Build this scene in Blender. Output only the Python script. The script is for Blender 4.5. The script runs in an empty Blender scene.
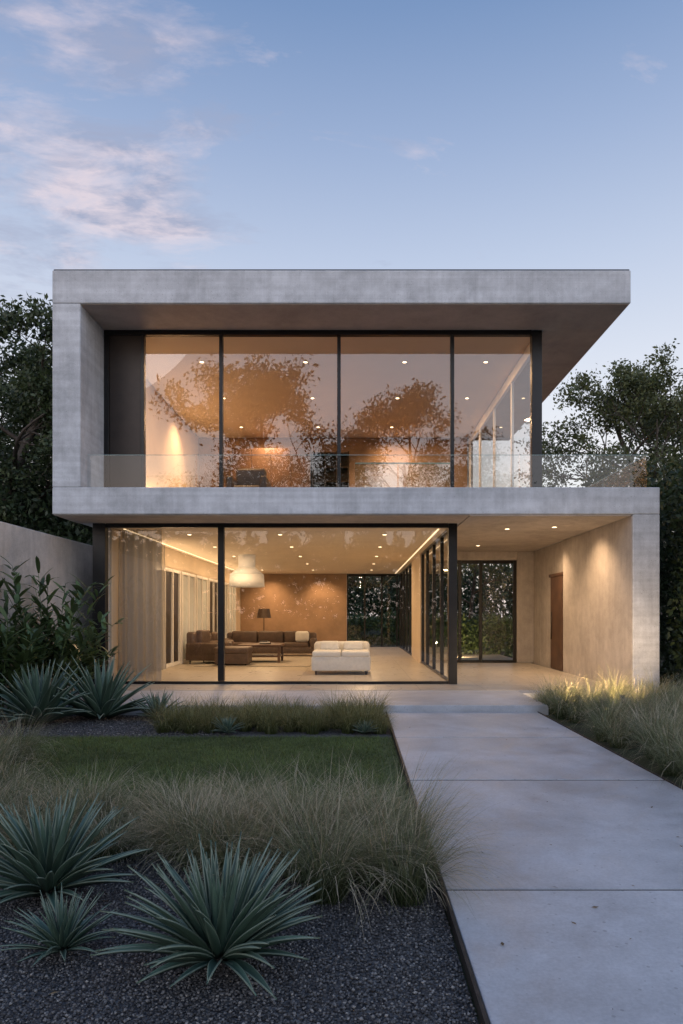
import bpy, bmesh, math, random
import numpy as np
from mathutils import Vector, Matrix
random.seed(7); rng=np.random.default_rng(7)
S=bpy.context.scene
S.view_settings.view_transform='Standard'; S.view_settings.look='None'; S.view_settings.exposure=0
COL=S.collection
# ---------------------------------------------------------------- materials
def newmat(name):
    m=bpy.data.materials.new(name); m.use_nodes=True
    nt=m.node_tree; b=nt.nodes['Principled BSDF']; return m,nt,b
def noise(nt,vec,scale,detail=5,rough=.6,dist=0):
    n=nt.nodes.new('ShaderNodeTexNoise'); n.inputs['Scale'].default_value=scale
    n.inputs['Detail'].default_value=detail; n.inputs['Roughness'].default_value=rough
    n.inputs['Distortion'].default_value=dist
    if vec is not None: nt.links.new(vec,n.inputs['Vector'])
    return n.outputs['Fac']
def ramp(nt,fac,stops):
    r=nt.nodes.new('ShaderNodeValToRGB'); e=r.color_ramp.elements
    while len(e)<len(stops): e.new(.5)
    for i,(p,c) in enumerate(stops):
        e[i].position=p; e[i].color=(c,c,c,1) if isinstance(c,(int,float)) else (*c,1)
    nt.links.new(fac,r.inputs['Fac']); return r.outputs['Color']
def math_(nt,op,a,b=None,c=None,clamp=False):
    n=nt.nodes.new('ShaderNodeMath'); n.operation=op; n.use_clamp=clamp
    for i,v in enumerate((a,b,c)):
        if v is None: continue
        if isinstance(v,(int,float)): n.inputs[i].default_value=v
        else: nt.links.new(v,n.inputs[i])
    return n.outputs[0]
def mix(nt,fac,a,b,bt='MIX'):
    n=nt.nodes.new('ShaderNodeMix'); n.data_type='RGBA'; n.blend_type=bt
    for i,v in ((0,fac),(6,a),(7,b)):
        if isinstance(v,(int,float)): n.inputs[i].default_value=v
        elif isinstance(v,tuple): n.inputs[i].default_value=(*v,1)
        else: nt.links.new(v,n.inputs[i])
    return n.outputs[2]
def bump(nt,h,strength,dist,b,prev=None):
    n=nt.nodes.new('ShaderNodeBump'); n.inputs['Strength'].default_value=strength; n.inputs['Distance'].default_value=dist
    nt.links.new(h,n.inputs['Height'])
    if prev: nt.links.new(prev,n.inputs['Normal'])
    nt.links.new(n.outputs[0],b.inputs['Normal']); return n.outputs[0]
def pos(nt,scale=None):
    g=nt.nodes.new('ShaderNodeTexCoord')
    if scale is None: return g.outputs['Object']
    m=nt.nodes.new('ShaderNodeMapping'); m.inputs['Scale'].default_value=scale
    nt.links.new(g.outputs['Object'],m.inputs['Vector']); return m.outputs[0]
def simple(name,col,rough=.5,metal=0,nscale=8,var=.15,bmp=.05):
    m,nt,b=newmat(name); p=pos(nt); f=noise(nt,p,nscale)
    lo=tuple(c*(1-var) for c in col); hi=tuple(min(1,c*(1+var)) for c in col)
    nt.links.new(ramp(nt,f,[(.3,lo),(.7,hi)]),b.inputs['Base Color'])
    b.inputs['Roughness'].default_value=rough; b.inputs['Metallic'].default_value=metal
    if bmp: bump(nt,noise(nt,p,nscale*12,3),bmp,.01,b)
    return m
def concrete(name,lo,hi,tint=(1,1,1),rough=.75,streak=True,boards=False,perobj=False):
    m,nt,b=newmat(name); p=pos(nt)
    big=noise(nt,p,.8,9,.65,.6); mid=noise(nt,p,4.5,6,.7); fine=noise(nt,p,70,3)
    st=noise(nt,pos(nt,(6,6,.3)),1.2,6,.7)
    v=math_(nt,'ADD',math_(nt,'MULTIPLY',big,.48),math_(nt,'MULTIPLY',mid,.3))
    v=math_(nt,'ADD',v,math_(nt,'MULTIPLY',st,.24) if streak else .11)
    v=math_(nt,'ADD',v,math_(nt,'MULTIPLY',math_(nt,'SUBTRACT',fine,.5),.22))
    c=ramp(nt,v,[(.38,tuple(lo*t for t in tint)),(.5,tuple((lo+hi)/2*t for t in tint)),(.62,tuple(hi*t for t in tint))])
    vo=nt.nodes.new('ShaderNodeTexVoronoi'); vo.inputs['Scale'].default_value=14; nt.links.new(p,vo.inputs['Vector'])
    pit=math_(nt,'LESS_THAN',vo.outputs['Distance'],math_(nt,'MULTIPLY',noise(nt,p,2.3,2),.2))
    c=mix(nt,math_(nt,'MULTIPLY',pit,.45),c,(lo*.5,lo*.5,lo*.5))
    if boards:
        bn=noise(nt,pos(nt,(.12,.12,11)),1.0,2,.5)
        c=mix(nt,1.0,c,ramp(nt,bn,[(.35,.91),(.65,1.06)]),'MULTIPLY')
        dk=ramp(nt,noise(nt,pos(nt,(2.2,2.2,.5)),1.6,8,.7,.5),[(.62,1.0),(.80,.80)])
        c=mix(nt,1.0,c,dk,'MULTIPLY')
    if perobj:
        oi=nt.nodes.new('ShaderNodeObjectInfo')
        c=mix(nt,1.0,c,ramp(nt,oi.outputs['Random'],[(0,.90),(1,1.06)]),'MULTIPLY')
        stn=ramp(nt,noise(nt,p,.55,7,.6,1.0),[(.42,1.0),(.62,.82)]); c=mix(nt,1.0,c,stn,'MULTIPLY')
    nt.links.new(c,b.inputs['Base Color']); b.inputs['Roughness'].default_value=rough
    if perobj: nt.links.new(ramp(nt,mid,[(.35,rough-.15),(.65,rough+.12)]),b.inputs['Roughness'])
    n1=bump(nt,math_(nt,'SUBTRACT',math_(nt,'ADD',fine,mid),math_(nt,'MULTIPLY',pit,.8)),.22,.01,b)
    bump(nt,big,.15,.06,b,n1)
    return m
M={}
M['conc']=concrete('board_concrete',.37,.66,(.98,1,1.03),boards=True)
M['conc_w']=concrete('wall_concrete',.38,.62,(1.06,1,.95))
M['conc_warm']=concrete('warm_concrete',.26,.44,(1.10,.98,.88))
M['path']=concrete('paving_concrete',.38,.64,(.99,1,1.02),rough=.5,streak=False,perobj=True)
M['soff']=concrete('soffit_concrete_bounce_tint',.28,.42,(1.14,.98,.88),streak=False)  # brown tint paints warm bounced light into the soffit linings
M['frame']=simple('black_aluminium',(.012,.012,.013),.38,.3,5,.2,0)
M['plaster']=simple('warm_plaster',(.62,.51,.39),.8,0,2,.06,.1)
M['plaster_b']=simple('clay_plaster',(.27,.175,.11),.75,0,1.3,.22,.15)
M['ceil']=simple('ceiling_plaster',(.72,.63,.52),.85,0,1.5,.03,.03)
M['bronze']=simple('bronze_panel',(.035,.025,.02),.45,.2,4,.2,0)
M['seal']=simple('joint_sealant',(.05,.048,.045),.9,0,30,.3,.2)
M['wood']=simple('walnut_wood',(.09,.045,.025),.45,0,3,.35,.1)
M['white']=simple('white_fabric',(.72,.70,.67),.9,0,14,.06,.35)
M['brown']=simple('brown_leather',(.095,.06,.042),.5,0,7,.25,.2)
M['dkbrown']=simple('dark_fabric',(.04,.028,.02),.8,0,9,.2,.3)
M['wpaint']=simple('white_paint',(.75,.73,.70),.5,0,3,.03,0)
M['steel']=simple('edging_steel',(.05,.045,.04),.6,.5,20,.3,.1)
M['rug']=simple('wool_rug',(.38,.33,.27),.95,0,20,.15,.6)
m,nt,b=newmat('travertine_tiles'); p=pos(nt)
br=nt.nodes.new('ShaderNodeTexBrick'); br.offset=0; br.inputs['Scale'].default_value=1
for k,v in (('Mortar Size',.004),('Brick Width',1.2),('Row Height',1.2),('Bias',-.2)): br.inputs[k].default_value=v
br.inputs['Color1'].default_value=(.48,.42,.34,1); br.inputs['Color2'].default_value=(.52,.46,.38,1); br.inputs['Mortar'].default_value=(.2,.18,.15,1)
nt.links.new(p,br.inputs['Vector'])
c=mix(nt,1.0,br.outputs['Color'],ramp(nt,noise(nt,p,2.5,8,.65,.6),[(.3,.84),(.7,1.06)]),'MULTIPLY')
nt.links.new(c,b.inputs['Base Color'])
nt.links.new(ramp(nt,noise(nt,p,5),[(.3,.26),(.7,.4)]),b.inputs['Roughness']); M['tile']=m
def glassmat(name,f0,tint,rough=0.0):
    # Schlick reflectance, symmetric for both sides of the pane
    m=bpy.data.materials.new(name); m.use_nodes=True; nt=m.node_tree; nt.nodes.clear()
    o=nt.nodes.new('ShaderNodeOutputMaterial'); t=nt.nodes.new('ShaderNodeBsdfTransparent'); t.inputs[0].default_value=(*tint,1)
    g=nt.nodes.new('ShaderNodeBsdfGlossy'); g.inputs['Roughness'].default_value=rough
    lw=nt.nodes.new('ShaderNodeLayerWeight'); lw.inputs['Blend'].default_value=.5
    fac=math_(nt,'MULTIPLY_ADD',math_(nt,'POWER',lw.outputs['Facing'],4.5),.9-f0,f0,clamp=True)
    mx=nt.nodes.new('ShaderNodeMixShader')
    nt.links.new(fac,mx.inputs[0])
    nt.links.new(t.outputs[0],mx.inputs[1]); nt.links.new(g.outputs[0],mx.inputs[2]); nt.links.new(mx.outputs[0],o.inputs[0]); return m
M['glass']=glassmat('window_glass',.06,(.94,.95,.94))
M['glassU']=glassmat('coated_window_glass',.12,(.94,.94,.92))
M['bal']=glassmat('balustrade_glass',.045,(.91,.95,.96))
M['screen']=glassmat('screen_glass',.28,(.80,.88,.90))
m,nt,b=newmat('frosted_glass'); b.inputs['Base Color'].default_value=(.62,.66,.66,1); b.inputs['Roughness'].default_value=.25; M['frost']=m
m,nt,b=newmat('glass_edge'); b.inputs['Base Color'].default_value=(.25,.38,.38,1); b.inputs['Roughness'].default_value=.15; M['gedge']=m
m=bpy.data.materials.new('sheer_linen'); m.use_nodes=True; nt=m.node_tree; nt.nodes.clear()
o=nt.nodes.new('ShaderNodeOutputMaterial'); d=nt.nodes.new('ShaderNodeBsdfDiffuse'); d.inputs[0].default_value=(.42,.41,.39,1)
tl=nt.nodes.new('ShaderNodeBsdfTranslucent'); tl.inputs[0].default_value=(.4,.37,.33,1); tp=nt.nodes.new('ShaderNodeBsdfTransparent')
m1=nt.nodes.new('ShaderNodeMixShader'); m1.inputs[0].default_value=.4; m2=nt.nodes.new('ShaderNodeMixShader'); m2.inputs[0].default_value=.40
nt.links.new(d.outputs[0],m1.inputs[1]); nt.links.new(tl.outputs[0],m1.inputs[2]); nt.links.new(m1.outputs[0],m2.inputs[1]); nt.links.new(tp.outputs[0],m2.inputs[2]); nt.links.new(m2.outputs[0],o.inputs[0])
M['curtain']=m
def emis(name,col,s):
    m=bpy.data.materials.new(name); m.use_nodes=True; nt=m.node_tree; b=nt.nodes['Principled BSDF']
    b.inputs['Base Color'].default_value=(.8,.8,.8,1); b.inputs['Emission Color'].default_value=(*col,1); b.inputs['Emission Strength'].default_value=s; return m
M['lampglow']=emis('lamp_glow',(1,.72,.42),6)
M['strip']=emis('led_strip',(1,.72,.42),1.6)
M['shade']=emis('lampshade_fabric',(1,.8,.58),.12)
def leafmat(name,base,tip,var=.4,transl=.25,rough=.5,pale=None):
    m,nt,b=newmat(name); a=nt.nodes.new('ShaderNodeAttribute'); a.attribute_name='Col'
    s=nt.nodes.new('ShaderNodeSeparateColor'); nt.links.new(a.outputs['Color'],s.inputs[0])
    c=mix(nt,s.outputs[0],base,tip)
    c=mix(nt,1.0,c,ramp(nt,s.outputs[1],[(0,1-var),(1,1+var)]),'MULTIPLY')
    if pale: c=mix(nt,ramp(nt,s.outputs[2],[(.45,0),(.55,1)]),c,pale)
    nt.links.new(c,b.inputs['Base Color']); b.inputs['Roughness'].default_value=rough
    t=nt.nodes.new('ShaderNodeBsdfTranslucent'); nt.links.new(c,t.inputs[0]); mx=nt.nodes.new('ShaderNodeMixShader'); mx.inputs[0].default_value=transl
    o=nt.nodes['Material Output']; nt.links.new(b.outputs[0],mx.inputs[1]); nt.links.new(t.outputs[0],mx.inputs[2]); nt.links.new(mx.outputs[0],o.inputs[0]); return m
M['leaf']=leafmat('tree_leaves',(.04,.06,.025),(.07,.095,.035),.5)
M['leaf2']=leafmat('feathery_leaves',(.06,.082,.03),(.115,.125,.045),.5)
M['hedge']=leafmat('hedge_leaves',(.025,.046,.02),(.045,.07,.03),.5)
M['grass']=leafmat('ornamental_grass_blades',(.07,.105,.04),(.33,.32,.17),.4,.3,.55,(.62,.52,.36))
M['lowgrass']=leafmat('low_grass_blades',(.085,.115,.035),(.30,.28,.115),.4,.3)
M['lawn']=leafmat('lawn_blades',(.065,.095,.026),(.19,.25,.07),.4,.3)
M['agave']=leafmat('agave_leaf',(.065,.12,.085),(.12,.19,.135),.35,.04,.45,(.25,.31,.23))
M['shrub']=leafmat('shrub_leaf',(.065,.105,.04),(.12,.18,.065),.45,.2,.35)
M['dry']=leafmat('dry_leaves',(.14,.09,.045),(.2,.14,.07),.5,.1,.7)
M['bark']=simple('bark',(.075,.06,.048),.9,0,6,.4,.6)
m,nt,b=newmat('soil_and_grass'); p=pos(nt)
c=ramp(nt,noise(nt,p,1.1,9,.7),[(.35,(.03,.033,.02)),(.55,(.045,.06,.025)),(.7,(.06,.055,.04))])
nt.links.new(c,b.inputs['Base Color']); b.inputs['Roughness'].default_value=.95; bump(nt,noise(nt,p,25,6,.7),.8,.03,b); M['ground']=m
m,nt,b=newmat('gravel_bed'); p=pos(nt)
v=nt.nodes.new('ShaderNodeTexVoronoi'); v.inputs['Scale'].default_value=70; nt.links.new(p,v.inputs['Vector'])
sc=nt.nodes.new('ShaderNodeSeparateColor'); nt.links.new(v.outputs['Color'],sc.inputs[0])
nt.links.new(ramp(nt,sc.outputs[0],[(0,(.035,.035,.038)),(.7,(.11,.105,.105)),(1,(.22,.21,.2))]),b.inputs['Base Color'])
bump(nt,v.outputs['Distance'],.9,.012,b); b.inputs['Roughness'].default_value=.85; M['gravel']=m
m,nt,b=newmat('gravel_stones'); a=nt.nodes.new('ShaderNodeAttribute'); a.attribute_name='Col'
s=nt.nodes.new('ShaderNodeSeparateColor'); nt.links.new(a.outputs['Color'],s.inputs[0])
nt.links.new(ramp(nt,s.outputs[1],[(0,(.05,.048,.048)),(.6,(.13,.125,.122)),(.9,(.22,.21,.2)),(1,(.40,.37,.33))]),b.inputs['Base Color']); b.inputs['Roughness'].default_value=.7; M['stones']=m
m,nt,b=newmat('lawn_soil'); p=pos(nt)
nt.links.new(ramp(nt,noise(nt,p,14,6),[(.3,(.045,.065,.022)),(.7,(.09,.12,.04))]),b.inputs['Base Color']); b.inputs['Roughness'].default_value=1; M['lawnsoil']=m
# ---------------------------------------------------------------- helpers
def empty(name,loc=(0,0,0)):
    e=bpy.data.objects.new(name,None); COL.objects.link(e); e.empty_display_size=.3; e.location=loc; return e
def par(o,p):
    if p: o.parent=p; o.matrix_parent_inverse=Matrix.Translation(-p.location)
def obj(name,me,mat,parent=None):
    o=bpy.data.objects.new(name,me); COL.objects.link(o)
    if mat: me.materials.append(mat)
    par(o,parent); return o
def box(name,x0,x1,y0,y1,z0,z1,mat,parent=None,bev=0,seg=2,soft=0):
    bm=bmesh.new(); bmesh.ops.create_cube(bm,size=1)
    for v in bm.verts:
        v.co=Vector(((x0+x1)/2+v.co.x*(x1-x0),(y0+y1)/2+v.co.y*(y1-y0),(z0+z1)/2+v.co.z*(z1-z0)))
    if bev: bmesh.ops.bevel(bm,geom=bm.edges[:],offset=bev,segments=seg,affect='EDGES',profile=.5)
    if soft:
        for f in bm.faces: f.smooth=True
    me=bpy.data.meshes.new(name); bm.to_mesh(me); bm.free()
    return obj(name,me,mat,parent)
def cyl(name,c,r1,r2,h,mat,parent=None,seg=32,caps=True):
    bm=bmesh.new(); bmesh.ops.create_cone(bm,cap_ends=caps,segments=seg,radius1=r1,radius2=r2,depth=h)
    for v in bm.verts: v.co+=Vector((c[0],c[1],c[2]+h/2))
    for f in bm.faces: f.smooth=len(f.verts)==4
    me=bpy.data.meshes.new(name); bm.to_mesh(me); bm.free(); return obj(name,me,mat,parent)
def pane(name,pts,mat,parent):
    me=bpy.data.meshes.new(name); me.from_pydata(pts,[],[tuple(range(len(pts)))]); return obj(name,me,mat,parent)
def cushion(name,x0,x1,y0,y1,z0,z1,mat,parent,rot=None):
    return box(name,x0,x1,y0,y1,z0,z1,mat,parent,bev=min(x1-x0,y1-y0,z1-z0)*.32,seg=4,soft=1)
def npmesh(name,V,F,mat,parent=None,col=None,smooth=False):
    me=bpy.data.meshes.new(name); V=np.ascontiguousarray(V,dtype=np.float32); F=np.ascontiguousarray(F,dtype=np.int32)
    k=F.shape[1]; me.vertices.add(len(V)); me.vertices.foreach_set('co',V.ravel())
    me.loops.add(F.size); me.loops.foreach_set('vertex_index',F.ravel())
    me.polygons.add(len(F)); me.polygons.foreach_set('loop_start',np.arange(0,F.size,k,dtype=np.int32))
    me.update(calc_edges=True)
    if smooth: me.polygons.foreach_set('use_smooth',np.ones(len(F),dtype=bool))
    if col is not None:
        a=me.color_attributes.new('Col','FLOAT_COLOR','POINT'); c=np.ones((len(V),4),dtype=np.float32); c[:,:3]=col; a.data.foreach_set('color',c.ravel())
    me.validate(); return obj(name,me,mat,parent)
def blades(base,az,th0,th1,L,W,seg=4,prof=None,pale=None,rows=2,chan=0.0,curve=1.3,rnd=None):
    n=len(base); ts=np.linspace(0,1,seg+1); P=base.copy(); vs=[]; cols=[]
    if rnd is None: rnd=rng.random(n)
    if pale is None: pale=np.zeros(n)
    ca,sa=np.cos(az),np.sin(az); side=np.stack([-sa,ca,np.zeros(n)],1)
    rr=[-.5,.5] if rows==2 else [-.5,-.44,0,.44,.5]
    for i,t in enumerate(ts):
        th=th0+(th1-th0)*t**curve
        d=np.stack([np.sin(th)*ca,np.sin(th)*sa,np.cos(th)],1)
        if i: P=P+d*(L/seg)[:,None]
        w=W*(prof(t) if prof else (1-t*.9))
        up=np.stack([-np.cos(th)*ca,-np.cos(th)*sa,np.sin(th)],1)
        for r in rr:
            vs.append(P+side*(w*r)[:,None]+up*(w*chan*abs(r)*2)[:,None])
            edge=1.0 if (rows!=2 and abs(r)>=.5) else 0
            cols.append(np.stack([np.full(n,t),rnd,np.maximum(pale*(t>.55),edge)],1))
    k=len(rr); V=np.stack(vs,1).reshape(-1,3); C=np.stack(cols,1).reshape(-1,3)
    per=(seg+1)*k; f=[]
    for i in range(seg):
        for j in range(k-1): f.append([i*k+j,i*k+j+1,(i+1)*k+j+1,(i+1)*k+j])
    F=(np.array(f)[None]+(np.arange(n)*per)[:,None,None]).reshape(-1,4); return V,F,C
def merge(parts):
    Vs,Fs,Cs=[],[],[]; o=0
    for V,F,C in parts: Vs.append(V);Fs.append(F+o);Cs.append(C);o+=len(V)
    return np.concatenate(Vs),np.concatenate(Fs),np.concatenate(Cs)
def leafquads(C,size,spread_up=.3,aspect=.5):
    n=len(C); d=rng.normal(size=(n,3)); d[:,2]+=spread_up; d/=np.linalg.norm(d,axis=1)[:,None]
    q=rng.normal(size=(n,3)); s=np.cross(d,q); s/=np.linalg.norm(s,axis=1)[:,None]; nn=np.cross(d,s)
    L=size*rng.uniform(.6,1.3,n)[:,None]; w=L*aspect
    V=np.stack([C-d*L*.5,C+s*w*.5+nn*L*.08,C+d*L*.5,C-s*w*.5+nn*L*.08],1).reshape(-1,3)
    F=np.arange(n*4).reshape(n,4); r=rng.random(n); cc=np.stack([np.repeat(rng.random(n),4),np.repeat(r,4),np.zeros(n*4)],1); return V,F,cc
# ---------------------------------------------------------------- house
EZ=1.525; FL=.15; YF=12.3; YG=13.5
H=empty('modern_concrete_house',(0,YF,0))
def hb(n,*a,mat='conc',bev=.012): return box(n,*a,M[mat],H,bev,1)
hb('roof_slab',-5.51,5.02,YF,22,7.2,7.8)
box('roof_flashing',-5.49,5.0,YF+.02,21.98,7.803,7.825,M['frame'],H)
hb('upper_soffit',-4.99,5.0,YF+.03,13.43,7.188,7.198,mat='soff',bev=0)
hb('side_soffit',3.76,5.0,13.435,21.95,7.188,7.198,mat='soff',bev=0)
hb('upper_side_wall',-5.51,-5.0,YF+.003,22,3.853,7.197)
hb('floor_slab',-5.51,5.55,YF,20,3.36,3.85)
hb('rear_roof_slab',-5.51,2.2,20.004,29.5,3.36,3.85)
hb('ground_right_wall',5.06,5.55,YF+.003,16.4,0,3.357)
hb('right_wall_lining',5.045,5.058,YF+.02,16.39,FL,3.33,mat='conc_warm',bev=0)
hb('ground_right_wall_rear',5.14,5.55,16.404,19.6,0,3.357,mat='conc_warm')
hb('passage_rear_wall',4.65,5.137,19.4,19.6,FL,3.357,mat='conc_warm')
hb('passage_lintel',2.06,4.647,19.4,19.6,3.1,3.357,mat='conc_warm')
hb('upper_back_wall',-4.997,3.75,21.5,21.8,3.853,7.197)
hb('ground_left_wall',-5.22,-4.97,13.62,29.5,0,3.357)
hb('ground_back_wall',-4.967,-.35,29.2,29.5,0,3.357)
hb('living_left_lining',-4.967,-4.93,13.7,29.15,FL,3.29,mat='plaster',bev=0)
hb('living_back_lining',-4.92,-.36,29.1,29.19,FL,3.29,mat='plaster_b',bev=0)
hb('living_ceiling',-4.96,1.9,13.6,29.19,3.3,3.357,mat='ceil',bev=0)
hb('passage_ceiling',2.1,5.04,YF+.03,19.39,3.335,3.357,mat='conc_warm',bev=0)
hb('front_soffit',-5.49,2.09,YF+.03,13.41,3.345,3.357,mat='conc_warm',bev=0)  # brown lining, warm bounce from the rooms put into its colour
hb('upper_ceiling',-4.99,3.7,13.58,21.49,7.14,7.197,mat='ceil',bev=0)
hb('upper_left_lining',-4.997,-4.95,13.6,21.45,3.86,7.13,mat='plaster',bev=0)
hb('upper_back_lining',-4.94,3.55,21.4,21.49,3.86,7.13,mat='plaster_b',bev=0)
hb('upper_floor',-4.9,3.5,13.6,21.3,3.853,3.87,mat='wood',bev=0)
hb('house_floor',-5.0,5.04,13.3,29.19,-.1,FL,mat='tile',bev=.005)
hb('foundation_edge',-5.45,5.04,12.35,13.29,-.1,FL,mat='tile',bev=.005)
def fr(n,*a,mat='frame'): return box(n,*a,M[mat],H,.004,1)
fr('front_post_left',-5.21,-4.96,13.42,13.6,FL,3.343)
fr('front_mullion',-2.73,-2.61,13.45,13.57,FL+.06,3.27)
fr('front_corner_post',1.86,2.03,13.42,13.6,FL,3.343)
fr('front_top_rail',-4.957,1.857,13.45,13.57,3.27,3.357)
fr('front_bottom_rail',-4.957,1.857,13.45,13.57,FL,FL+.05)
pane('front_glass_a',[(-4.95,13.5,.2),(-2.73,13.5,.2),(-2.73,13.5,3.27),(-4.95,13.5,3.27)],M['glass'],H)
pane('front_glass_b',[(-2.61,13.5,.2),(1.86,13.5,.2),(1.86,13.5,3.27),(-2.61,13.5,3.27)],M['glass'],H)
for y in (15.1,16.6,18.1,19.35): fr('side_mullion',1.9,1.98,y-.04,y+.04,FL+.05,3.25)
fr('side_wall_panel',1.86,2.05,19.4,22.2,FL,3.333,mat='plaster')
for y in (22.3,23.8,25.3,26.8,28.3,29.1): fr('side_mullion',1.9,1.98,y-.04,y+.04,FL+.05,3.25)
for a,b_ in ((13.61,19.39),(22.21,29.18)):
    fr('side_top_rail',1.903,2.0,a,b_,3.25,3.33); fr('side_bottom_rail',1.9,1.98,a,b_,FL,FL+.05)
    pane('side_glass',[(1.94,a,.2),(1.94,b_,.2),(1.94,b_,3.25),(1.94,a,3.25)],M['glass'],H)
for x in (-.33,.42,1.16,1.82): fr('back_door_stile',x-.035,x+.035,29.22,29.3,FL,3.357)
fr('back_door_top',-.29,1.78,29.22,29.3,3.2,3.357)
pane('back_glass',[(-.3,29.26,FL),(1.8,29.26,FL),(1.8,29.26,3.2),(-.3,29.26,3.2)],M['glass'],H)
for x in (2.12,3.02,3.62,4.6): fr('passage_door_stile',x-.045,x+.045,19.44,19.54,FL,3.097)
for a,b_ in ((2.17,2.97),(3.07,3.57),(3.67,4.55)):
    fr('passage_door_top',a,b_,19.45,19.53,3.0,3.097); fr('passage_door_bottom',a,b_,19.45,19.53,FL,FL+.08)
pane('passage_glass',[(2.1,19.49,FL),(4.6,19.49,FL),(4.6,19.49,3.1),(2.1,19.49,3.1)],M['glass'],H)
fr('entry_door',5.09,5.137,16.6,17.6,FL,2.5,mat='wood'); fr('entry_door_head',5.07,5.137,16.5,17.7,2.503,2.58,mat='wood')
cyl('entry_handle',(5.06,17.45,.9),.012,.012,.7,M['steel'],H,10)
for i in range(6):
    y=17.3+i*1.75
    for yy in (y,y+.74,y+1.48): fr('inner_door_stile',-4.927,-4.85,yy-.045,yy+.045,FL,2.75,mat='wpaint')
    for z in (.16,2.66): 
        fr('inner_door_rail',-4.925,-4.86,y+.046,y+.694,z,z+.09,mat='wpaint'); fr('inner_door_rail',-4.925,-4.86,y+.786,y+1.434,z,z+.09,mat='wpaint')
    fr('inner_door_pane',-4.928,-4.9,y+.05,y+1.43,.26,2.65,mat='frost' if i%3 else 'bronze')
# upper glazing
ux=[-4.99,-4.23,-2.67,-.32,1.94,3.62]
fr('upper_jamb',-4.997,-4.9,13.45,13.57,3.853,7.1)
fr('upper_panel',-4.897,-4.27,13.48,13.54,3.9,7.1,mat='bronze')
for x in ux[1:5]: fr('upper_mullion',x-.035,x+.035,13.45,13.57,3.853,7.1)
fr('upper_corner_post',3.52,3.72,13.44,13.6,3.853,7.185)
fr('upper_top_rail',-4.997,3.517,13.45,13.57,7.103,7.197)
for a,b_ in zip(ux[1:5],ux[2:]):
    pane('upper_glass',[(a+.03,13.5,3.87),(b_-.03,13.5,3.87),(b_-.03,13.5,7.1),(a+.03,13.5,7.1)],M['glassU'],H)
fr('upper_side_header',3.6,3.68,13.61,21.49,6.9,7.13,mat='wpaint')
for y in (15.6,17.6,19.6,21.3): fr('upper_side_post',3.6,3.66,y-.03,y+.03,3.86,6.897,mat='wpaint')
pane('upper_side_glass',[(3.63,13.6,3.86),(3.63,21.49,3.86),(3.63,21.49,6.9),(3.63,13.6,6.9)],M['glass'],H)
bx=[-4.98,-2.95,-.95,1.05,3.05,4.2,5.42]
for a,b_ in zip(bx[:-1],bx[1:]):
    pane('balustrade_pane',[(a+.01,12.55,3.853),(b_-.01,12.55,3.853),(b_-.01,12.55,4.49),(a+.01,12.55,4.49)],M['bal'],H)
    box('balustrade_edge',a+.01,b_-.01,12.545,12.555,4.492,4.499,M['gedge'],H)
pane('balustrade_return',[(5.42,12.56,3.853),(5.42,19.8,3.853),(5.42,19.8,4.49),(5.42,12.56,4.49)],M['bal'],H)
box('balustrade_edge',5.413,5.427,12.56,19.8,4.492,4.502,M['gedge'],H)
pane('stair_screen',[(.0,16,3.87),(1.0,16,3.87),(1.0,16,5.1),(.0,16,5.1)],M['screen'],H); pane('stair_screen',[(1.03,16,3.87),(2.3,16,3.87),(2.3,16,5.1),(1.03,16,5.1)],M['screen'],H)
box('stair_handrail',0,2.3,15.98,16.02,5.1,5.13,M['gedge'],H)
# ---------------------------------------------------------------- lamps
def area(name,loc,size,power,col=(1,.66,.36),rot=(0,0,0),sy=None,spread=180,parent=H):
    l=bpy.data.lights.new(name,'AREA'); l.energy=power; l.color=col; l.spread=math.radians(spread)
    if sy: l.shape='RECTANGLE'; l.size=size; l.size_y=sy
    else: l.shape='DISK'; l.size=size
    o=bpy.data.objects.new(name,l); COL.objects.link(o); o.location=loc; o.rotation_euler=rot; par(o,parent); return o
def spot(name,loc,target,power,ang=60,blend=.6,col=(1,.60,.30),r=.03,parent=H):
    l=bpy.data.lights.new(name,'SPOT'); l.energy=power; l.color=col; l.spot_size=math.radians(ang); l.spot_blend=blend; l.shadow_soft_size=r
    o=bpy.data.objects.new(name,l); COL.objects.link(o); o.location=loc
    o.rotation_euler=(Vector(target)-Vector(loc)).to_track_quat('-Z','Y').to_euler(); par(o,parent); return o
def fixture(x,y,z): 
    cyl('downlight_trim',(x,y,z-.006),.065,.065,.006,M['wpaint'],H,20); cyl('downlight_lens',(x,y,z-.009),.042,.042,.003,M['lampglow'],H,16)
for x in (-3.65,-1.65,.65):
    for y in (14.9,17.6,20.4,23.4,26.6): fixture(x,y,3.3)
for x in (-3.4,.3):
    for y in (15.2,18.4,22.2,26.6): area('downlight',(x,y,3.285),.14,52)
for x in (-3.4,-1.1,1.1,2.9):
    for y in (15,17.5,20.2): fixture(x,y,7.14)
for x in (-2.9,2.3):
    for y in (15.6,19.4): area('downlight',(x,y,7.125),.14,76,col=(1,.58,.28))
area('downlight',(-.4,17.6,7.125),.14,76,col=(1,.58,.28))
for x in (1.72,-4.75): box('cove_strip',x-.015,x+.015,13.9,28.8,3.288,3.296,M['strip'],H)
area('cove_uplight',(-4.7,21.5,2.6),.1,60,rot=(math.pi,math.radians(25),0),sy=11)
area('upper_uplight',(-4.8,17.5,4.4),.1,45,col=(1,.57,.27),rot=(math.pi,0,0),sy=6)
spot('wall_washer',(-4.1,18.6,7.1),(-4.95,18.6,5.0),330,100,1,r=.08)
spot('passage_washer',(4.1,13.9,3.3),(5.1,13.9,1.3),250,110,1,(1,.66,.38),.08); fixture(4.1,13.9,3.335)
spot('passage_washer',(4.3,16.3,3.3),(5.1,16.6,1.3),130,110,1,(1,.66,.38),.08)
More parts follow.
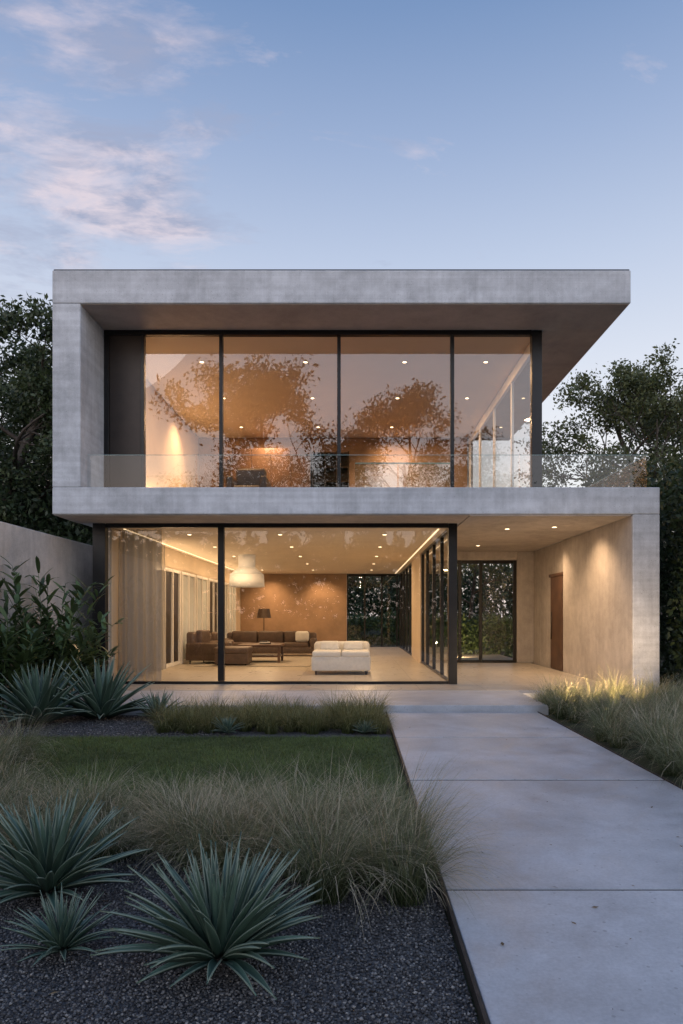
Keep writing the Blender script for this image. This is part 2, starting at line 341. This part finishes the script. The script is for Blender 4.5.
for y in (14.2,17.6): fixture(3.2,y,3.335)
area('passage_downlight',(3.4,16.2,3.32),.14,38,col=(1,.68,.4))
for x in (-3.6,-1.4): spot('back_wall_washer',(x,28.1,3.26),(x,29.1,1.4),190,100,1)
for x in (-2.6,1.2): spot('upper_back_washer',(x,20.2,7.08),(x,21.4,5.2),300,110,1)
# ---------------------------------------------------------------- furniture
E=empty('white_sofa',(-.3,15.9,FL))
box('base',-1.0,.36,15.45,16.75,.24,.58,M['white'],E,.04,3,1)
cushion('seat_cushion',-.98,-.33,15.43,16.4,.56,.7,M['white'],E); cushion('seat_cushion',-.31,.34,15.43,16.4,.56,.7,M['white'],E)
cushion('back_rest',-1.0,.36,16.45,16.75,.45,.88,M['white'],E)
cushion('back_cushion',-.85,-.36,16.1,16.38,.67,.9,M['white'],E); cushion('back_cushion',-.28,.22,16.12,16.4,.67,.9,M['white'],E)
for x in (-.9,.26):
    for y in (15.55,16.65): cyl('leg',(x,y,FL),.02,.03,.095,M['dkbrown'],E,12)
def sofa(name,x0,x1,y0,y1,mat,n,h=.78):
    E=empty(name,((x0+x1)/2,(y0+y1)/2,FL)); z=FL
    box('base',x0,x1,y0,y1,z+.1,z+.32,M[mat],E,.03,2,1)
    cushion('arm',x0,x0+.2,y0,y1,z+.2,z+.6,M[mat],E); cushion('arm',x1-.2,x1,y0,y1,z+.2,z+.6,M[mat],E)
    cushion('back_rest',x0+.02,x1-.02,y1-.25,y1,z+.2,z+h,M[mat],E)
    w=(x1-x0-.44)/n
    for i in range(n):
        a=x0+.22+i*w; cushion('seat_cushion',a,a+w-.02,y0,y1-.24,z+.3,z+.46,M[mat],E)
        cushion('back_cushion',a,a+w-.02,y1-.4,y1-.2,z+.42,z+h+.05,M[mat],E)
    for x in (x0+.1,x1-.1):
        for y in (y0+.1,y1-.1): cyl('leg',(x,y,z),.02,.025,.12,M['dkbrown'],E,10)
    return E
E=sofa('brown_sofa',-4.4,-1.3,22.3,23.3,'brown',3)
cushion('throw_pillow',-2.0,-1.55,22.6,22.85,.62,.98,M['white'],E)
E=sofa('brown_armchair',-.5,.5,-.5,.5,'brown',1,h=.9)
E.location=(-4.15,19.3,FL); E.rotation_euler=(0,0,math.radians(75))
for c in E.children: c.matrix_parent_inverse=Matrix.Translation((0,0,-FL))
E=sofa('brown_armchair',-.45,.45,-.45,.45,'brown',1,h=.8)
E.location=(-4.2,20.9,FL); E.rotation_euler=(0,0,math.radians(100))
for c in E.children: c.matrix_parent_inverse=Matrix.Translation((0,0,-FL))
E=empty('coffee_table',(-2.6,20,FL))
box('top',-3.35,-2.1,19.2,20.2,.62,.68,M['wood'],E,.01,2); box('shelf',-3.3,-2.15,19.25,20.15,.32,.36,M['wood'],E,.006,1)
for x in (-3.28,-2.17):
    for y in (19.27,20.13): box('leg',x-.035,x+.035,y-.035,y+.035,FL,.618,M['wood'],E,.004,1)
E=empty('book_stack',(-2.7,19.6,.68))
for i,(w,d) in enumerate(((.3,.22),(.27,.2),(.22,.17))): box('book',-2.75,-2.75+w,19.5,19.5+d,.681+i*.035,.713+i*.035,M['white' if i%2 else 'dkbrown'],E,.003,1)
E=empty('dark_ottoman',(-3.4,18.7,FL)); cushion('cushion_top',-3.8,-2.85,18.1,18.95,.48,.66,M['brown'],E); box('body',-3.77,-2.88,18.13,18.92,.2,.5,M['brown'],E,.02,2); 
for x in (-3.7,-2.95):
    for y in (18.2,18.85): cyl('foot',(x,y,FL),.02,.025,.06,M['dkbrown'],E,10)
box('wool_rug',-4.3,-1.2,18.0,22.2,FL+.002,FL+.016,M['rug'],None,.004,1)
E=empty('console_table',(-3,24.5,FL)); box('top',-4.2,-1.9,24.3,24.8,.86,.92,M['wood'],E,.006,1)
for x in (-4.15,-1.95): box('side_panel',x-.03,x+.03,24.32,24.78,FL,.858,M['wood'],E,.004,1)
box('drawer_unit',-4.1,-2.0,24.34,24.78,.6,.857,M['wood'],E,.006,1)
E=empty('table_lamp',(-3.3,24.5,.92))
cyl('foot',(-3.3,24.5,.92),.12,.1,.03,M['dkbrown'],E); cyl('stem',(-3.3,24.5,.95),.015,.015,.5,M['dkbrown'],E,12); cyl('shade',(-3.3,24.5,1.42),.26,.2,.33,M['brown'],E,32,False)
E=empty('pendant_lamp',(-3.2,20,2.3))
cyl('shade',(-3.2,20,2.36),.52,.5,.36,M['shade'],E,40); cyl('shade_upper',(-3.2,20,2.722),.5,.26,.2,M['shade'],E,40); cyl('canopy',(-3.2,20,2.924),.25,.25,.373,M['shade'],E,32)
area('bulb',(-3.2,20,2.34),.5,15,parent=E)
def curtain(name,pts,z0,z1,amp=.05,wl=.16):
    P=[Vector(p) for p in pts]; V=[];F=[]
    tot=sum((P[i+1]-P[i]).length for i in range(len(P)-1)); K=int(tot/.015); 
    for k in range(K+1):
        s=k/K*tot; i=0; a=s
        while i<len(P)-2 and a>(P[i+1]-P[i]).length: a-=(P[i+1]-P[i]).length; i+=1
        d=(P[i+1]-P[i]).normalized(); q=P[i]+d*a; nn=Vector((-d.y,d.x))
        for j,z in enumerate((z0,(z0+z1)/2,z1)):
            w=amp*(1.15-.35*j/2)*math.sin(s/wl*2*math.pi+.6*math.sin(s*3.1)+.25*j)+.3*amp*math.sin(s*23+j*.4)
            V.append((q.x+nn.x*w,q.y+nn.y*w,z))
        if k: 
            for j in range(2): b0=(k-1)*3+j; F.append((b0,b0+3,b0+4,b0+1))
    me=bpy.data.meshes.new(name); me.from_pydata(V,[],F)
    for p in me.polygons: p.use_smooth=True
    obj(name,me,M['curtain'])
curtain('sheer_curtain',[(-4.78,13.85),(-4.78,16.9)],FL+.02,3.27,.07,.22)
curtain('sheer_curtain',[(-4.75,13.78),(-3.95,13.78)],FL+.02,3.27,.06,.2)
E=empty('wardrobe',(-2.5,20.8,3.87))
for i in range(4): box('door',-3.75+i*.6,-3.16+i*.6,20.6,20.63,3.95,6.6,M['wood'],E,.004,1)
box('carcass',-3.76,-1.36,20.633,21.3,3.875,6.62,M['wood'],E,.004,1)
E=empty('dark_bookcase',(-.8,20.8,3.87))
box('back',-1.3,-.2,21.3,21.33,3.88,6.6,M['dkbrown'],E)
for x in (-1.3,-.93,-.57,-.2): box('upright',x-.02,x+.02,20.95,21.3,3.88,6.6,M['dkbrown'],E)
for i in range(7): box('shelf',-1.28,-.22,20.96,21.29,3.9+i*.44,3.93+i*.44,M['dkbrown'],E)
sE=empty('lounge_armchair',(-2.3,15.2,3.87))
cushion('seat',-2.75,-2.05,14.9,15.6,4.1,4.4,M['brown'],sE); cushion('back_rest',-2.75,-2.05,15.5,15.75,4.2,4.9,M['brown'],sE); cushion('arm',-2.85,-2.7,14.9,15.7,4.1,4.6,M['brown'],sE); cushion('arm',-2.1,-1.95,14.9,15.7,4.1,4.6,M['brown'],sE)
for x in (-2.7,-2.1):
    for y in (15,15.6): cyl('leg',(x,y,3.87),.02,.025,.26,M['dkbrown'],sE,10)
# ---------------------------------------------------------------- ground
pane('ground',[(-250,-250,0),(250,-250,0),(250,250,0),(-250,250,0)],M['ground'],None)
pane('gravel_bed',[(-5.6,1.0,.004),(.46,1.0,.004),(.46,4.9,.004),(-5.6,4.9,.004)],M['gravel'],None)
pane('gravel_bed',[(-5.6,8.4,.004),(.46,8.4,.004),(.46,10.28,.004),(-5.6,10.28,.004)],M['gravel'],None)
pane('lawn_soil',[(-5.6,4.904,.004),(.46,4.904,.004),(.46,8.396,.004),(-5.6,8.396,.004)],M['lawnsoil'],None)
PT=empty('concrete_path',(1.6,6,0))
jt=[(8.16,.03),(6.045,.036),(3.635,.022),(1.2,.02),(-1.2,.02)]
ed=[10.275]+[j for j,_ in jt]+[-6]; gp=[0]+[g for _,g in jt]+[0]
for i in range(len(ed)-1):
    box('paving_slab',.49,2.77,ed[i+1]+gp[i+1]/2,ed[i]-gp[i]/2,-.06,.05,M['path'],PT,.006,2)
for y,g in jt: box('joint_sealant',.495,2.765,y-g/2+.001,y+g/2-.001,-.05,.044,M['seal'],PT)
box('steel_edging',.468,.484,-6,10.28,-.05,.058,M['steel'],PT); box('steel_edging',2.776,2.79,-6,10.28,-.05,.058,M['steel'],PT)
T=empty('terrace',(0,11,0))
box('slab',-5.5,2.95,10.3,12.345,-.05,FL-.003,M['path'],T,.008,2); box('slab',2.955,5.5,11.9,12.345,-.05,FL-.003,M['path'],T,.008,2)
box('garden_wall',-5.95,-5.65,2,20,-.1,3.02,M['conc_w'],None,.012,1)
def stones(name,x0,x1,y0,y1,sp,size):
    nx=int((x1-x0)/sp); ny=int((y1-y0)/sp); gx,gy=np.meshgrid(np.arange(nx),np.arange(ny)); n=nx*ny
    x=x0+(gx.ravel()+rng.random(n)*1.1)*sp; y=y0+(gy.ravel()+rng.random(n)*1.1)*sp
    c=np.stack([x,y,.006+rng.random(n)*size*.7],1)
    o=np.array([[1,0,0],[-1,0,0],[0,1,0],[0,-1,0],[0,0,1],[0,0,-1]],float)
    r=size*rng.uniform(.35,.8,(n,1,1))*rng.uniform(.6,1.2,(n,6,1)); 
    A=rng.normal(size=(n,3,3)); Q,_=np.linalg.qr(A); V=np.einsum('nij,kj->nki',Q,o)*r; V[:,:,2]*=.7; V+=c[:,None,:]
    f=np.array([[0,2,4],[2,1,4],[1,3,4],[3,0,4],[2,0,5],[1,2,5],[3,1,5],[0,3,5]])
    F=(f[None]+(np.arange(n)*6)[:,None,None]).reshape(-1,3); V=V.reshape(-1,3)
    C=np.stack([np.zeros(n*6),np.repeat(rng.random(n),6),np.zeros(n*6)],1)
    npmesh(name,V,F,M['stones'],None,C)
stones('gravel',-3.0,.46,2.2,4.3,.0135,.0135)
stones('gravel',-4.6,-1.6,8.45,10.2,.03,.022)
# fallen leaves on path and gravel
n=70; fx=np.where(rng.random(n)<.6,rng.uniform(.5,2.75,n),rng.uniform(-1.5,.45,n)); fy=2.4+6.5*rng.random(n)**1.5
fz=np.where(fx>.49,.056,.022)
V,F,C=leafquads(np.stack([fx,fy,fz],1),.035,0,.45); 
Vc=V.reshape(n,4,3); Vc[:,:,2]=fz[:,None]+(Vc[:,:,2]-fz[:,None])*.2; npmesh('fallen_leaves',Vc.reshape(-1,3),F,M['dry'],None,C)
# ---------------------------------------------------------------- grasses
def clump(cx,cy,h,n,r=.1,w=.0032,palep=.35,spread=1.6,wind=.5):
    a=rng.random(n)*2*np.pi; rr=r*np.sqrt(rng.random(n))
    base=np.stack([cx+rr*np.cos(a),cy+rr*np.sin(a),np.zeros(n)],1)
    az=a+rng.normal(size=n)*.6
    wm=rng.random(n)<wind*.6; az=np.where(wm,rng.normal(size=n)*.8-.1,az)
    L=h*rng.uniform(.7,1.45,n); pale=(rng.random(n)<palep)*1.0
    return blades(base,az,rng.uniform(.02,.45,n),rng.uniform(.7,spread+.9,n),L,np.full(n,w)*rng.uniform(.6,1.2,n)*(1+pale*.3),6,lambda t:(1-t**2*.85),pale)
def scatter(n,x0,x1,y0,y1,mind,lst,cond=lambda x,y:True):
    c=0
    while c<n*40 and n>0:
        c+=1; x=random.uniform(x0,x1); y=random.uniform(y0,y1)
        if cond(x,y) and all((x-a)**2+(y-b)**2>mind*mind for a,b in lst): lst.append((x,y)); n-=1
L1=[]; scatter(20,-1.0,.3,3.55,4.5,.22,L1,lambda x,y: y>3.55+max(0,(-x-.1))*.4)
L2=[]; scatter(32,-3.1,-.7,4.15,5.0,.23,L2)
L3=[]; scatter(26,-4.9,-2.6,5.0,7.1,.32,L3,lambda x,y: x< -2.5-(y-5.0)*.45)
parts=[]
for x,y in L1: parts.append(clump(x,y,random.uniform(.44,.60)*(1-.2*max(0,-x)),580))
for x,y in L2: parts.append(clump(x,y,random.uniform(.26,.44),540))
for x,y in L3: parts.append(clump(x,y,random.uniform(.40,.58),400))
V,F,C=merge(parts); npmesh('ornamental_grass',V,F,M['grass'],None,C)
parts=[]; L4=[]; scatter(85,2.95,5.3,5.8,11.75,.28,L4,lambda x,y: not(abs(x-3.75)<.6 and 9.9<y<11.0))
for x,y in L4: parts.append(clump(x,y,random.uniform(.38,.66),340,w=.0045,palep=.25))
V,F,C=merge(parts); npmesh('ornamental_grass',V,F,M['grass'],None,C)
parts=[]; L5=[]; scatter(75,-2.5,.38,8.65,9.95,.15,L5)
for x,y in L5: parts.append(clump(x,y,random.uniform(.24,.44),240,.08,.005,.1,wind=.2))
V,F,C=merge(parts); npmesh('low_border_grass',V,F,M['lowgrass'],None,C)
n=120000; x=rng.uniform(-4.5,.45,n); y=rng.uniform(4.7,8.4,n)
keep=~((x>.3)&(rng.random(n)<.6)); x,y=x[keep],y[keep]; n=len(x)
base=np.stack([x,y,np.full(n,.003)],1)
V,F,C=blades(base,rng.random(n)*6.28,rng.uniform(0,.5,n),rng.uniform(.4,1.3,n),rng.uniform(.02,.055,n),np.full(n,.005),2,lambda t:1-t*.9,rnd=np.clip(rng.random(n)*.6+.2+.2*np.sin(x*2.1+y)*np.sin(y*3.3)+.15*np.sin(x*7.1+2*np.sin(y*5)),0,1))
npmesh('lawn',V,F,M['lawn'],None,C)
def agave(cx,cy,R,Ht,n=46,w=.085,name='agave_plant'):
    i=np.arange(n); u=(i+.5)/n
    az=i*2.39996+rng.normal(size=n)*.16
    th0=.06+u*1.2+rng.normal(size=n)*.06; th1=th0+.08+.26*u+rng.normal(size=n)*.09
    L=(Ht*(1-u)+R*u)*(.82+.22*np.sin(u*np.pi))*rng.uniform(.85,1.08,n)
    r0=.03+.04*u
    base=np.stack([cx+np.cos(az)*r0*R/.45,cy+np.sin(az)*r0*R/.45,np.full(n,.03)+.08*R*(1-u)],1)
    prof=lambda t: (.66+.34*math.sin(min(1,t*1.9)*math.pi/2))*max(0.02,(1-t**2.1)) 
    V,F,C=blades(base,az,th0,th1,L,np.full(n,w*R/.45)*(.75+.35*u)*rng.uniform(.85,1.15,n),9,prof,None,rows=5,chan=.42,curve=1.2)
    o=npmesh(name,V,F,M['agave'],None,C,True); s=o.modifiers.new('thick','SOLIDIFY'); s.thickness=.006*R/.45; s.offset=-1; return o
agave(-.59,2.95,.50,.46,110,.047); agave(-1.66,3.66,.52,.50,95,.046); agave(-1.31,3.02,.26,.25,64,.046)
agave(-4.35,9.3,.78,.92,60,.07); agave(-3.65,9.75,.80,.95,60,.065); agave(-2.85,9.75,.42,.42,46,.06); agave(-1.62,8.55,.24,.22,40,.06)
agave(.12,8.55,.18,.18,36,.06); agave(-4.9,8.5,.45,.5,50,.07)
def shrub(name,cx,cy,R,Ht,ns=26,ls=.36,lw=.075):
    parts=[]; a=rng.random(ns)*6.28; base=np.stack([cx+.15*np.cos(a),cy+.15*np.sin(a),np.zeros(ns)],1)
    th0=rng.uniform(.0,.3,ns); th1=rng.uniform(.2,1.1,ns); L=Ht*rng.uniform(.6,1.12,ns)
    parts.append(blades(base,a,th0,th1,L,np.full(ns,.02),6,lambda t:1-t*.6))
    P=[];A=[];T=[]
    for k in range(ns):
        p=base[k].copy()
        for j in range(1,31):
            t=j/30; th=th0[k]+(th1[k]-th0[k])*t**1.3
            p=p+np.array([math.sin(th)*math.cos(a[k]),math.sin(th)*math.sin(a[k]),math.cos(th)])*L[k]/30
            if j>7: P.append(p.copy()); A.append(j*2.4+k); T.append(rng.uniform(.35,1.2))
    P=np.array(P); A=np.array(A); T=np.array(T); n=len(P)
    parts.append(blades(P,A,T,T+rng.uniform(.2,.9,n),ls*rng.uniform(.6,1.2,n),lw*rng.uniform(.7,1.2,n),4,lambda t: math.sin(math.pi*min(1,.08+t*.92))**.7+.02))
    V,F,C=merge(parts); npmesh(name,V,F,M['shrub'],None,C)
shrub('broadleaf_shrub',-4.95,10.9,.8,2.2,34); shrub('broadleaf_shrub',-5.2,9.9,.6,1.5,22); shrub('broadleaf_shrub',-5.0,12.0,.7,1.3,20)
# ---------------------------------------------------------------- trees
def tube(path,rad,seg=6):
    P=np.array(path); n=len(P); T=np.gradient(P,axis=0); T/=np.linalg.norm(T,axis=1)[:,None]+1e-9
    ref=np.array([.31,.87,.2]); U=np.cross(T,ref); U/=np.linalg.norm(U,axis=1)[:,None]+1e-9; W=np.cross(T,U)
    a=np.linspace(0,2*np.pi,seg,endpoint=False)
    V=(P[:,None]+(U[:,None]*np.cos(a)[None,:,None]+W[:,None]*np.sin(a)[None,:,None])*np.array(rad)[:,None,None]).reshape(-1,3)
    F=[[i*seg+j,i*seg+(j+1)%seg,(i+1)*seg+(j+1)%seg,(i+1)*seg+j] for i in range(n-1) for j in range(seg)]
    return V,np.array(F),np.zeros((len(V),3))
def tree(seed,name,loc,Ht,R,leaf='leaf',lsize=.12,per=38,trunk=.2,depth=4,cr=.38,start=.25,nb=9):
    global rng
    rng=np.random.default_rng(seed); random.seed(seed)
    E=empty(name,loc); tubes=[]; tips=[]
    def grow(p,d,L,r,lev):
        n=6; path=[p]; rad=[r]; q=np.array(p,float); dd=np.array(d,float)
        for i in range(n):
            dd=dd+rng.normal(size=3)*.13+np.array([0,0,.05]); dd/=np.linalg.norm(dd); q=q+dd*L/n; path.append(q.copy()); rad.append(r*(1-.75*(i+1)/n))
            if lev<=1 and i>=2: tips.append(q.copy())
        tubes.append(tube(path,rad,5 if lev<3 else 8))
        if lev>0:
            k=random.choice((3,4)) if lev>1 else 3
            for c in range(k):
                t=random.uniform(.35,1.0); ii=min(n,int(t*n)); v=rng.normal(size=3); v-=v.dot(dd)*dd; v/=np.linalg.norm(v)
                nd=dd*.6+v*.85; nd[2]+=.1; nd/=np.linalg.norm(nd); grow(path[ii],nd,L*random.uniform(.5,.72),rad[ii]*.7+.003,lev-1)
    n=12; q=np.array(loc,float); path=[q.copy()]; rad=[trunk*1.3]; dd=np.array([0,0,1.])
    for i in range(n):
        dd=dd+rng.normal(size=3)*.06; dd[2]=max(dd[2],.9); dd/=np.linalg.norm(dd); q=q+dd*Ht*.9/n; path.append(q.copy()); rad.append(trunk*(1-.85*(i+1)/n)+.01)
    tubes.append(tube(path,rad,10))
    for b_ in range(nb):
        t=start+(1-start)*(b_+random.random())/nb; ii=min(n-1,int(t*n)); az=b_*2.4+random.random()
        prof=math.sin(math.pi*min(1,(t-start)/(1-start)*.8+.18))
        up=.35+t*.5; d=np.array([math.cos(az),math.sin(az),up]); d/=np.linalg.norm(d)
        grow(path[ii],d,R*(.45+.5*prof),rad[ii]*.55,depth-1)
    tips=np.array(tips)
    V,F,C=merge(tubes); npmesh('trunk_and_limbs',V,F,M['bark'],E,None,True)
    ccs=np.repeat(tips,per,0)+rng.normal(size=(len(tips)*per,3))*cr*np.array([.6,.6,.42])
    V,F,C=leafquads(ccs,lsize); cl=np.repeat(rng.random(len(tips)),per); C[:,1]=np.clip(.55*np.repeat(cl,4)+.45*C[:,1],0,1)
    npmesh('crown_leaves',V,F,M[leaf],E,C); print(name,len(tips),len(F)); return E
tree(11,'feathery_tree',(9.7,21.5,0),10.2,3.1,'leaf2',.13,11,.2,4,.28,.2,14)
tree(12,'feathery_tree',(12.2,25,0),9.5,3.2,'leaf2',.15,9,.2,4,.4,.2,10)
tree(13,'broadleaf_tree',(-9.9,18,0),10.2,2.6,'leaf',.14,13,.24,4,.32,.18,14)
tree(14,'broadleaf_tree',(-11.8,21,0),10.5,3.0,'leaf',.15,11,.24,4,.4,.2,12)
tree(15,'broadleaf_tree',(-9.6,25,0),6.3,2.4,'leaf',.14,9,.2,4,.4,.2,9)
tree(16,'broadleaf_tree',(-5.0,-13,0),15.0,5.2,'leaf',.26,8,.3,4,.55,.3,11)
tree(17,'broadleaf_tree',(4.4,-15,0),16.0,5.0,'leaf',.26,8,.3,4,.55,.3,11)
def leafmass(name,x0,x1,y0,y1,z1,n,size,mat='hedge',z0=0):
    c=np.stack([rng.uniform(x0,x1,n),rng.uniform(y0,y1,n),z0+(z1-z0)*rng.random(n)**.8],1)
    w=np.sin(c[:,0]*1.7+c[:,1]*.9)+np.sin(c[:,0]*4.1+1)+np.sin(c[:,1]*3.3+c[:,0]*2)
    c[:,2]*=1+.07*w; c[:,0]+=.12*np.sin(c[:,2]*3.1+c[:,1]*2); c[:,1]+=.15*np.sin(c[:,2]*2.7+c[:,0]*2.3)
    V,F,C=leafquads(c,size); npmesh(name,V,F,M[mat],None,C)
leafmass('hedge',5.95,7.3,10.5,21,4.4,36000,.14)
leafmass('hedge',-12,-6.15,16.5,20.5,4.8,36000,.18)
leafmass('hedge',-14,16,35,37,4.2,30000,.26)
leafmass('hedge',-30,30,-24,-21,7,20000,.7)
leafmass('garden_shrub',2.6,5.9,23.5,25,1.5,7000,.15,'shrub'); leafmass('garden_shrub',-.3,2.6,32,33,1.5,4000,.17,'shrub')
tree(18,'garden_tree',(4.6,26.5,0),5.2,1.8,'leaf2',.13,9,.1,3,.35,.3,8)
def treeline(name,n,r0,r1,a0,a1,h):
    k=70; ang=rng.uniform(a0,a1,k); rr=rng.uniform(r0,r1,k); hh=rng.uniform(.5,1,k)*h
    c=[]
    for a,r,z in zip(ang,rr,hh):
        m=n//k; p=rng.normal(size=(m,3)); p/=np.linalg.norm(p,axis=1)[:,None]; p*=(rng.random(m)**.25)[:,None]*np.array([3.5,3.5,z*.5])
        c.append(p+np.array([r*math.sin(a),r*math.cos(a),z*.5]))
    V,F,C=leafquads(np.concatenate(c),.7); npmesh(name,V,F,M['leaf'],None,C)
treeline('distant_trees',36000,60,80,-1.2,1.2,10)
NH=empty('neighbour_house',(-17,31,0))
box('walls',-22,-12.9,29,36,0,7.4,M['wpaint'],NH,.02,1); box('roof',-22.4,-12.5,28.6,36.4,7.403,7.65,M['frame'],NH,.02,1)
for x in (-20.5,-17.5,-14.6):
    for z in (1,4.5): box('window',x-.6,x+.6,28.96,29.02,z,z+1.6,M['bronze'],NH,.01,1)
for x,y,tx,ty,pw in ((3.45,10.45,3.6,11.45,150),(4.15,10.5,4.3,11.5,190),(3.4,21.6,3.8,23.8,160)):  # last one, behind the house, is an added lamp brightening the rear garden
    G=empty('garden_spotlight',(x,y,0)); cyl('stake',(x,y,-.02),.012,.012,.24,M['steel'],G,10); cyl('head',(x,y,.22),.03,.04,.06,M['steel'],G,16)
    spot('beam',(x,y+.02,.36),(tx,ty,.6 if y>20 else .42),pw,140,1,(1,.68,.38),.05,G)
# ---------------------------------------------------------------- world
W=bpy.data.worlds.new('World'); S.world=W; W.use_nodes=True; nt=W.node_tree; nt.nodes.clear()
out=nt.nodes.new('ShaderNodeOutputWorld'); tc=nt.nodes.new('ShaderNodeTexCoord'); sx=nt.nodes.new('ShaderNodeSeparateXYZ'); nt.links.new(tc.outputs['Generated'],sx.inputs[0])
X,Y,Z=sx.outputs
sky=ramp(nt,Z,[(0,(.86,.79,.79)),(.18,(.84,.80,.83)),(.30,(.71,.73,.82)),(.455,(.48,.55,.72)),(.567,(.31,.40,.61)),(.67,(.17,.27,.49)),(1,(.09,.16,.34))])
zz=math_(nt,'ADD',math_(nt,'MAXIMUM',Z,0),.12)
cx=math_(nt,'DIVIDE',X,zz); cy=math_(nt,'DIVIDE',Y,zz); cb=nt.nodes.new('ShaderNodeCombineXYZ')
nt.links.new(math_(nt,'MULTIPLY_ADD',cy,-.5,math_(nt,'MULTIPLY',cx,1.3)),cb.inputs[0]); nt.links.new(math_(nt,'MULTIPLY',cy,2.4),cb.inputs[1]); cb.inputs[2].default_value=1.3
nf=noise(nt,cb.outputs[0],2.6,10,.64,.35)
mz=ramp(nt,Z,[(.36,0),(.47,1),(.58,.9),(.70,.35)])
mxx=ramp(nt,math_(nt,'MULTIPLY',X,-1),[(.02,.0),(.24,1)])
mask=math_(nt,'MULTIPLY',mz,mxx)
den=ramp(nt,math_(nt,'MULTIPLY_ADD',mask,.29,nf),[(.63,0),(.88,.85)])
nf2=noise(nt,cb.outputs[0],5,7,.6,.3)
ccol=ramp(nt,nf2,[(.44,(.34,.36,.50)),(.62,(.76,.64,.69))])
c=mix(nt,math_(nt,'MULTIPLY',den,ramp(nt,Z,[(.1,0),(.35,1)])),sky,ccol)
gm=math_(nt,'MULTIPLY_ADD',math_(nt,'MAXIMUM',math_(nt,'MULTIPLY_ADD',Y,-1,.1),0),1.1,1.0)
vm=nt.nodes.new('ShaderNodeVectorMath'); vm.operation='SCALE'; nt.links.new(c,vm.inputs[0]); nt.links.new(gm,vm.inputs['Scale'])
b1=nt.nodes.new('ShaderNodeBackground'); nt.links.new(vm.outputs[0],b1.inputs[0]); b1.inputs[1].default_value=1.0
ns=nt.nodes.new('ShaderNodeTexSky'); ns.sky_type='NISHITA'; ns.sun_disc=False; ns.sun_elevation=math.radians(3); ns.sun_rotation=math.radians(200)
b2=nt.nodes.new('ShaderNodeBackground'); nt.links.new(ns.outputs[0],b2.inputs[0]); b2.inputs[1].default_value=.05
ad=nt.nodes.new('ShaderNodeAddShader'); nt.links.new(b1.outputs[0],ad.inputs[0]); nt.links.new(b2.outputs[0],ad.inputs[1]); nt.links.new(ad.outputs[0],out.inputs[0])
sl=bpy.data.lights.new('sun','SUN'); sl.energy=.3; sl.angle=math.radians(25); sl.color=(1,.9,.86)
so=bpy.data.objects.new('sun',sl); COL.objects.link(so); so.rotation_euler=(math.radians(62),0,math.radians(-25))
cd=bpy.data.cameras.new('camera'); cd.sensor_width=36; cd.lens=676/1024*36; cd.shift_x=-13.5/1024; cd.shift_y=103/1024; cd.clip_end=800; cd.clip_start=.05
co=bpy.data.objects.new('camera',cd); COL.objects.link(co); co.location=(0,0,EZ); co.rotation_euler=(math.radians(90),0,0); S.camera=co
